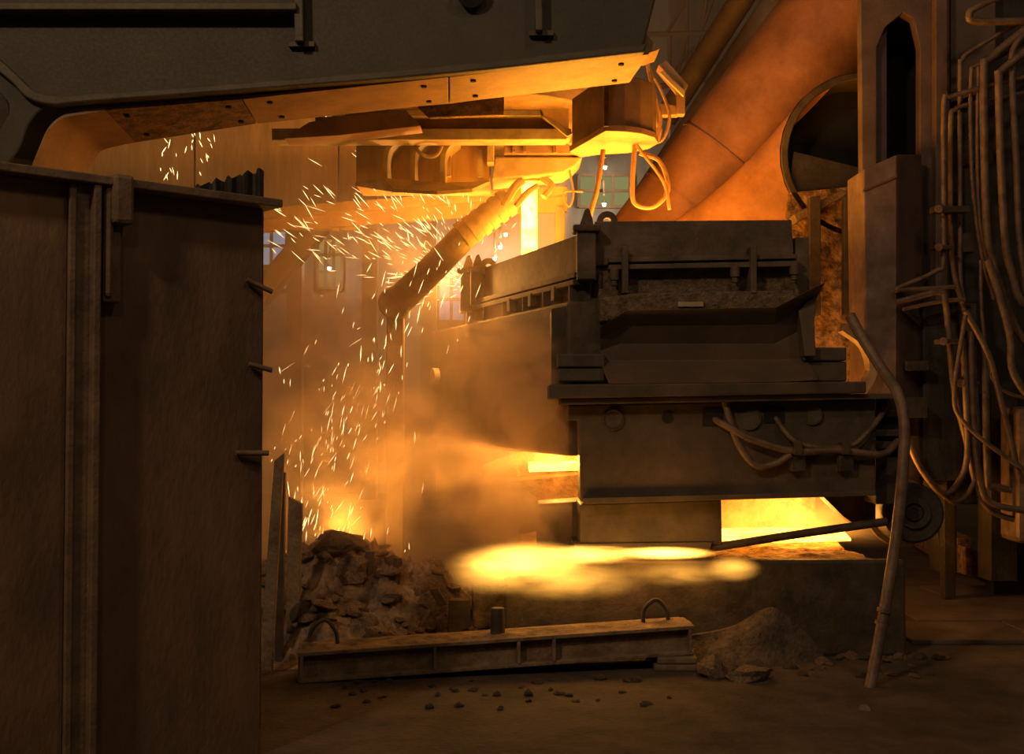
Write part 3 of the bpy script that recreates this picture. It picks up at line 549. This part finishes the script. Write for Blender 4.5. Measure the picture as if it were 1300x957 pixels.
# ------------------------------------------------------------------ floor rail beam, bricks, rubble
Bl, Br_ = G(378, 868), W(882, 831, 7.78); bd = (Br_ - Bl).normalized(); bn = Vector((-bd.y, bd.x, 0)).normalized(); bl = (Br_ - Bl).length
def rail(mb, u0, u1, n0, n1, z0, z1):
    p = Bl + bd * u0 + bn * n0
    return mb.prism([p + Vector((0, 0, z0)), p + bd * (u1 - u0) + Vector((0, 0, z0)), p + bd * (u1 - u0) + Vector((0, 0, z1)), p + Vector((0, 0, z1))], bn * (n1 - n0))
r = thing('floor_girder', 'dusty I section girder lying on the floor with lifting loops', 'girder', Bl + bd * bl * .5)
part(r, 'top_flange', rail(MB(), 0, bl, 0, .34, .165, .19), M['beam'], .005); part(r, 'bottom_flange', rail(MB(), 0, bl, 0, .34, 0, .025), M['beam'], .005)
part(r, 'web', rail(MB(), 0, bl, .06, .09, .02, .17), M['beam'], 0)
for t in (0.005, .33, .54, .63, .985): part(r, 'stiffener', rail(MB(), bl * t, bl * t + .02, -.005, .07, .025, .165), M['beam'], .002)
def loop(u, h, w):
    c = Bl + bd * u + bn * .2; z = .18
    part(r, 'lifting_loop', MB().tube([c + Vector((-w, 0, z)), c + Vector((-w * .9, 0, z + h * .6)), c + Vector((0, 0, z + h)), c + Vector((w * .8, 0, z + h * .6)), c + Vector((w, 0, z))], .014, 8), M['rust_dark'], 0, True)
loop(.16, .17, .09); loop(bl * .92, .16, .085)
c = Bl + bd * bl * .5 + bn * .17
part(r, 'stub', MB().cyl(c + Vector((0, 0, .18)), c + Vector((0, 0, .36)), .05, 12, .045), M['rust_dark'], .006, True)
dl = part(r, 'dust_layer', heightfield(0, bl, .02, .32, 70, 8, lambda x, y: 0), M['rubble'], 0, True, kind='stuff')
for v in dl.data.vertices:
    w = v.co + Vector(r.location); u, n = w.x, w.y
    q = Bl + bd * u + bn * n; edge = min(n - .02, .32 - n) * 6
    q.z += .188 + max(0, min(edge, 1)) * (.018 + .03 * noise.noise((u * 5, n * 9, 0))); v.co = q - Vector(r.location)
for x, y, s, lab in ((868, 866, .30, 'fire brick under the girder end'), (868, 846, .26, 'second fire brick stacked under the girder end')):
    p = Vector((Br_.x - .12, Br_.y, 0)); bh = (Br_.z - .008) / 2; z = 0 if y == 866 else bh + .002
    single('fire_brick', MB().box(p.x - s / 2, p.x + s / 2, p.y - .06, p.y + .2, z, z + bh), M['brick'], lab, 'brick', 'bricks at the girder end', bevel=.012)
def rock_mesh(seed, flat):
    bm = bmesh.new(); bmesh.ops.create_icosphere(bm, subdivisions=2, radius=1); o = Vector((seed * 7.3, seed * 3.1, seed))
    for v in bm.verts:
        n = noise.noise(v.co * 1.1 + o) * .55 + noise.noise(v.co * 2.6 + o) * .25; v.co *= 1 + n; v.co.z *= flat
    me = bpy.data.meshes.new('rubble_chunk'); bm.to_mesh(me); bm.free(); return me
rocks = [rock_mesh(i, (.5, .7, .9, .45)[i % 4]) for i in range(8)]
for me in rocks: me.materials.append(M['rubble'])
rocks_d = [m.copy() for m in rocks[:4]]
for me in rocks_d: me.materials.clear(); me.materials.append(M['rubble_dark'])
def mound(x, y):
    h = .62 * math.exp(-((x + 1.45) / .62) ** 2 - ((y - 9.1) / .6) ** 2) + .34 * math.exp(-((x + .7) / .55) ** 2 - ((y - 9.2) / .6) ** 2) + .16 * math.exp(-((x + 1.3) / .35) ** 2 - ((y - 8.2) / .25) ** 2)
    return h + (.10 * noise.noise((x * 4, y * 4, 1)) + .09 * abs(noise.noise((x * 9, y * 9, 2))) + .05 * noise.noise((x * 21, y * 21, 3))) * min(1, h * 6) - .005
single('rubble_mound', heightfield(-2.4, -.06, 7.75, 10.6, 150, 180, mound), M['rubble'], 'heaped slag and skull rubble behind the floor girder', 'rubble', kind='stuff', bevel=0, smooth=True)
def chunk(x, y, s, lab, grp, dark=False, z=None):
    o = bpy.data.objects.new('rubble_chunk', random.choice(rocks_d if dark else rocks)); COL.objects.link(o)
    zz = (mound(x, y) if -2.4 < x < -.06 and y < 10.6 else 0) if z is None else z
    o.location = (x, y, max(zz, 0) + s * .22); o.scale = (s * random.uniform(.8, 1.3), s * random.uniform(.8, 1.2), s * random.uniform(.6, 1)); o.rotation_euler = (random.uniform(-.3, .3), random.uniform(-.3, .3), random.uniform(0, 6.3))
    o['label'] = lab; o['category'] = 'rubble'; o['group'] = grp
for i in range(95):
    x = random.uniform(-2.0, -.12); y = random.uniform(8.1, 9.3)
    chunk(x, y, random.choice((.04, .05, .07, .09, .13)), 'jagged slag chunk on the heap behind the girder', 'slag chunks on the heap', random.random() < .2)
for i in range(60):
    p = G(random.uniform(900, 1180), random.uniform(822, 862))
    chunk(p.x, min(p.y, 8.12), random.uniform(.02, .055), 'loose slag lump on the floor before the trough', 'slag lumps before the trough', random.random() < .5, 0)
for i in range(40):
    p = G(random.uniform(420, 850), random.uniform(862, 905))
    chunk(p.x, p.y, random.uniform(.015, .035), 'small slag crumb on the floor in front of the girder', 'crumbs before the girder', True, 0)
def slabrock(px, Y, t, lab, mat='rubble'):
    single('skull_slab', MB().slab(px, Y, t), M[mat], lab, 'slab', bevel=.02)
base = [G(818, 838), G(880, 846), G(960, 848), G(1050, 838)]; top = [W(850, 812, 8.0), W(930, 796, 8.08), W(982, 772, 8.12), W(1022, 802, 8.12)]
rws = []
for t in [i / 10 for i in range(11)]:
    a = spline(base, 8); b = spline(top, 8); rws.append([p.lerp(q, t) + Vector((0, 0, .03 * noise.noise(p.lerp(q, t) * 7) * min(1, t * 4) * min(1, (1 - t) * 4 + .2))) for p, q in zip(a, b)])
single('skull_slab', MB().sheet(rws, (0, .05, -.0)), M['rubble_dark'], 'large broken slab leaning against the trough wall', 'slab', bevel=0)
for px, py, sz, lab in ((905, 858, .11, 'flat broken rubble lump beside the bricks'), (952, 862, .13, 'blocky broken rubble lump past the flat one')):
    p = G(px, py); chunk(p.x, p.y, sz, lab, 'lumps beside the bricks', False, -.01)
for (x0, y0), (x1, y1), rr, lab in (((470, 700), (463, 768), .035, 'dark upright stake in the rubble heap'), ((505, 708), (500, 762), .03, 'orange edged stake in the rubble heap')):
    single('stake', MB().tube([W(x0, y0, 8.8), W(x1, y1 + 14, 8.8)], rr, 8, sm=False), M['rust_dark'], lab, 'stake', bevel=0)
single('scrap_channel', MB().slab([(570, 762), (596, 762), (598, 796), (568, 808)], 8.35, .1).slab([(545, 748), (556, 746), (568, 768), (556, 768)], 8.4, .05), M['rust_dark'], 'bent dark scrap channel at the end of the rubble heap', 'scrap')
single('refractory_block', MB().slab([(598, 745), (640, 735), (652, 760), (654, 795), (600, 800)], 8.5, .25), M['rubble'], 'pale refractory block between heap and trough', 'block', bevel=.02)
for pts, Y, lab in (([(348, 585), (360, 575), (345, 700), (328, 720)], 7.6, 'lit slanted plank leaning behind the shield wall'), ([(352, 600), (362, 600), (358, 740), (348, 740)], 7.9, 'dark narrow plank leaning behind the shield wall'), ([(366, 630), (384, 640), (378, 770), (362, 770)], 8.4, 'broad scorched plank standing at the rubble heap')):
    yb = 520 + 1.7 / Y * 1500 - 3; pts = pts[:2] + [(pts[2][0], yb), (pts[3][0], yb)]
    single('leaning_plank', MB().slab(pts, Y, .05), M['beam'] if 'dark' not in lab else M['rust_dark'], lab, 'plank')
# ------------------------------------------------------------------ sparks
def sparks(name, lab, gen, n):
    mb = MB()
    for i in range(n):
        p, d, L, w = gen(); d = d.normalized(); u = d.orthogonal().normalized(); v = d.cross(u)
        q = [p + (u * math.cos(a) + v * math.sin(a)) * w for a in (0, 2.1, 4.2)]
        mb.add([p - d * L / 2, *q, p + d * L / 2], [(0, 2, 1), (0, 3, 2), (0, 1, 3), (4, 1, 2), (4, 2, 3), (4, 3, 1)])
    return single(name, mb, M['spark'], lab, 'sparks', kind='stuff', bevel=0)
S0 = W(596, 366, 11.3)
def burst():
    a = random.gauss(2.35, .55); sp = abs(random.gauss(0, 1)) * .75 + .05
    d = Vector((math.cos(a), random.uniform(-.5, .2), math.sin(a)))
    return S0 + d * sp, d + Vector((0, 0, -.12 * sp)), random.uniform(.03, .15) * (.5 + sp * .6), random.uniform(.002, .0048)
sparks('spark_burst', 'burst of white hot sparks spraying off the tundish corner', burst, 300)
def fall():
    t = random.random() ** .8; x = 575 - 155 * math.sin(min(1, t * 1.5) * 1.57) + random.gauss(0, 44) * (1.15 - .5 * t); y = 330 + 370 * t + random.gauss(0, 20)
    return W(max(345, x), y, random.uniform(9.6, 10.6)), Vector((random.gauss(-.3, .22), 0, -1)), random.choice((.03, .05, .07, .1, .15)), random.uniform(.002, .0045)
sparks('spark_shower', 'shower of sparks falling through the smoke beside the shield wall', fall, 250)
def high():
    return W(random.uniform(345, 560), random.uniform(235, 330), random.uniform(10.3, 11.3)), Vector((random.gauss(.75, .25), 0, -random.uniform(.4, .9))), random.uniform(.05, .2), random.uniform(.003, .0045)
sparks('spark_spray', 'thin slanting sparks in front of the runway beam', high, 90)
def left():
    return W(random.choice((205, 215, 250, 255, 262)) + random.gauss(0, 8), random.uniform(168, 225), 9.6), Vector((random.gauss(.2, .4), 0, -1)), random.uniform(.03, .09), random.uniform(.003, .005)
sparks('spark_cluster', 'few sparks rising above the shield wall flange', left, 26)
# ------------------------------------------------------------------ smoke and flame
def volume(name, lab, cat, lo, hi, blobs, base, col, nscale, n0, n1, emis=None, stretch=(1, 1, 1)):
    o = single(name, MB().box(lo[0], hi[0], lo[1], hi[1], lo[2], hi[2]), bpy.data.materials.new(name), lab, cat, kind='stuff', bevel=0)
    m = o.data.materials[0]; m.use_nodes = True; nt = m.node_tree; N = nt.nodes; L = nt.links; N.remove(N['Principled BSDF'])
    geo = N.new('ShaderNodeNewGeometry')
    def math_(op, a, b=None):
        n = N.new('ShaderNodeMath'); n.operation = op
        for i, q in enumerate((a, b)):
            if q is None: continue
            if isinstance(q, (int, float)): n.inputs[i].default_value = q
            else: L.new(q, n.inputs[i])
        return n.outputs[0]
    tot = None
    for c, rad, st in blobs:
        s = N.new('ShaderNodeVectorMath'); s.operation = 'SUBTRACT'; L.new(geo.outputs['Position'], s.inputs[0]); s.inputs[1].default_value = c
        d = N.new('ShaderNodeVectorMath'); d.operation = 'DIVIDE'; L.new(s.outputs[0], d.inputs[0]); d.inputs[1].default_value = rad
        l = N.new('ShaderNodeVectorMath'); l.operation = 'LENGTH'; L.new(d.outputs[0], l.inputs[0])
        r = N.new('ShaderNodeMapRange'); r.interpolation_type = 'SMOOTHSTEP'; L.new(l.outputs['Value'], r.inputs[0])
        r.inputs[1].default_value = 0; r.inputs[2].default_value = 1; r.inputs[3].default_value = st; r.inputs[4].default_value = 0
        tot = r.outputs[0] if tot is None else math_('ADD', tot, r.outputs[0])
    mp = N.new('ShaderNodeMapping'); mp.inputs['Scale'].default_value = stretch; L.new(geo.outputs['Position'], mp.inputs[0])
    nz = N.new('ShaderNodeTexNoise'); nz.inputs['Scale'].default_value = nscale; nz.inputs['Detail'].default_value = 4.5; nz.inputs['Roughness'].default_value = .55; nz.inputs['Distortion'].default_value = .6
    L.new(mp.outputs[0], nz.inputs['Vector'])
    r = N.new('ShaderNodeMapRange'); r.interpolation_type = 'SMOOTHSTEP'; L.new(nz.outputs['Fac'], r.inputs[0]); r.inputs[1].default_value = n0; r.inputs[2].default_value = n1
    dens = math_('ADD', math_('MULTIPLY', tot, r.outputs[0]), base)
    v = N.new('ShaderNodeVolumePrincipled'); v.inputs['Color'].default_value = (*col, 1); v.inputs['Anisotropy'].default_value = .2
    if emis:
        L.new(math_('MULTIPLY', dens, emis[1]), v.inputs['Emission Strength']); v.inputs['Emission Color'].default_value = (*emis[0], 1)
        L.new(math_('MULTIPLY', dens, emis[2]), v.inputs['Density'])
    else: L.new(dens, v.inputs['Density'])
    L.new(v.outputs[0], N['Material Output'].inputs['Volume'])
    return o
bl_ = lambda px, py, Y, r, s: (W(px, py, Y), r, s)
volume('casting_smoke', 'billowing orange lit smoke drifting between shield wall and tundish', 'smoke', (-2.6, 8.45, .05), (.44, 12.2, 3.7), [
    bl_(662, 490, 8.75, (.45, .35, .55), 22), bl_(690, 550, 8.7, (.3, .3, .35), 20), bl_(600, 430, 9.4, (.5, .5, .45), 12), bl_(570, 600, 9.2, (.9, .8, .5), 6),
    bl_(470, 560, 9.7, (1.1, .9, .9), 5.0), bl_(390, 450, 10.2, (1.0, 1.0, 1.2), 3.5), bl_(660, 660, 8.65, (.5, .35, .32), 16), bl_(500, 670, 9.2, (.7, .6, .35), 2), bl_(440, 330, 11.0, (1.2, 1.0, .9), .8)],
    .09, (.85, .68, .49), 2.5, .42, .64)
lamp('spark_glow', W(560, 352, 11.2), 170, (1, .44, .09), .1)
for i, (ex, ey) in enumerate(((-1.42, 9.18), (-1.3, 9.3), (-1.52, 9.34), (-1.2, 9.22), (-1.36, 9.42))):
    ez = mound(ex, ey); em = MB(); em.cyl((ex, ey, ez - .02), (ex + .01, ey, ez + .035), .05, 7, .02)
    single('hot_ember', em, M['ember'], 'glowing ember where the sparks land on the heap', 'ember', 'embers on the rubble heap', bevel=0)
lamp('ember_glow', (-1.36, 9.3, mound(-1.36, 9.3) + .12), 60, ORANGE, .04)
volume('lance_flame', 'bright yellow flame blowing along the trough edge', 'flame', (-.6, 7.9, .35), (1.95, 8.6, 1.0), [
    bl_(840, 702, 8.12, (.42, .1, .05), 2.2), bl_(750, 704, 8.1, (.42, .12, .075), 1.6), bl_(670, 712, 8.1, (.5, .2, .15), .55), bl_(630, 722, 8.15, (.4, .2, .2), .2), bl_(930, 722, 8.05, (.22, .1, .1), .3), bl_(720, 735, 8.1, (.6, .15, .17), .16), bl_(860, 728, 8.06, (.4, .1, .1), .12)],
    0, (.8, .6, .4), 7.0, .24, .64, ((1, .44, .06), 75, 3.0), (.34, 1, 1.4))
for px in (700, 800, 880): lamp('flame_glow', W(px, 706, 8.05), 4, ORANGE, .08)
volume('trough_vapour', 'glowing vapour over the slag trough behind the lance', 'smoke', (1.35, 8.9, .66), (3.1, 10.5, 1.5), [bl_(960, 660, 9.7, (.6, .6, .4), 1.5), bl_(1050, 670, 9.7, (.6, .6, .35), 1.0)], .1, (.85, .75, .6), 3, .3, .65)

hz = single('hall_haze', MB().box(-9, 12.5, 16.5, 22.35, .05, 11), bpy.data.materials.new('hall haze'), 'thin dusty haze hanging in the far hall', 'haze', kind='stuff', bevel=0)
m = hz.data.materials[0]; m.use_nodes = True; N = m.node_tree.nodes; N.remove(N['Principled BSDF']); v = N.new('ShaderNodeVolumePrincipled')
v.inputs['Color'].default_value = (.85, .74, .62, 1); v.inputs['Density'].default_value = .05; m.node_tree.links.new(v.outputs[0], N['Material Output'].inputs['Volume'])
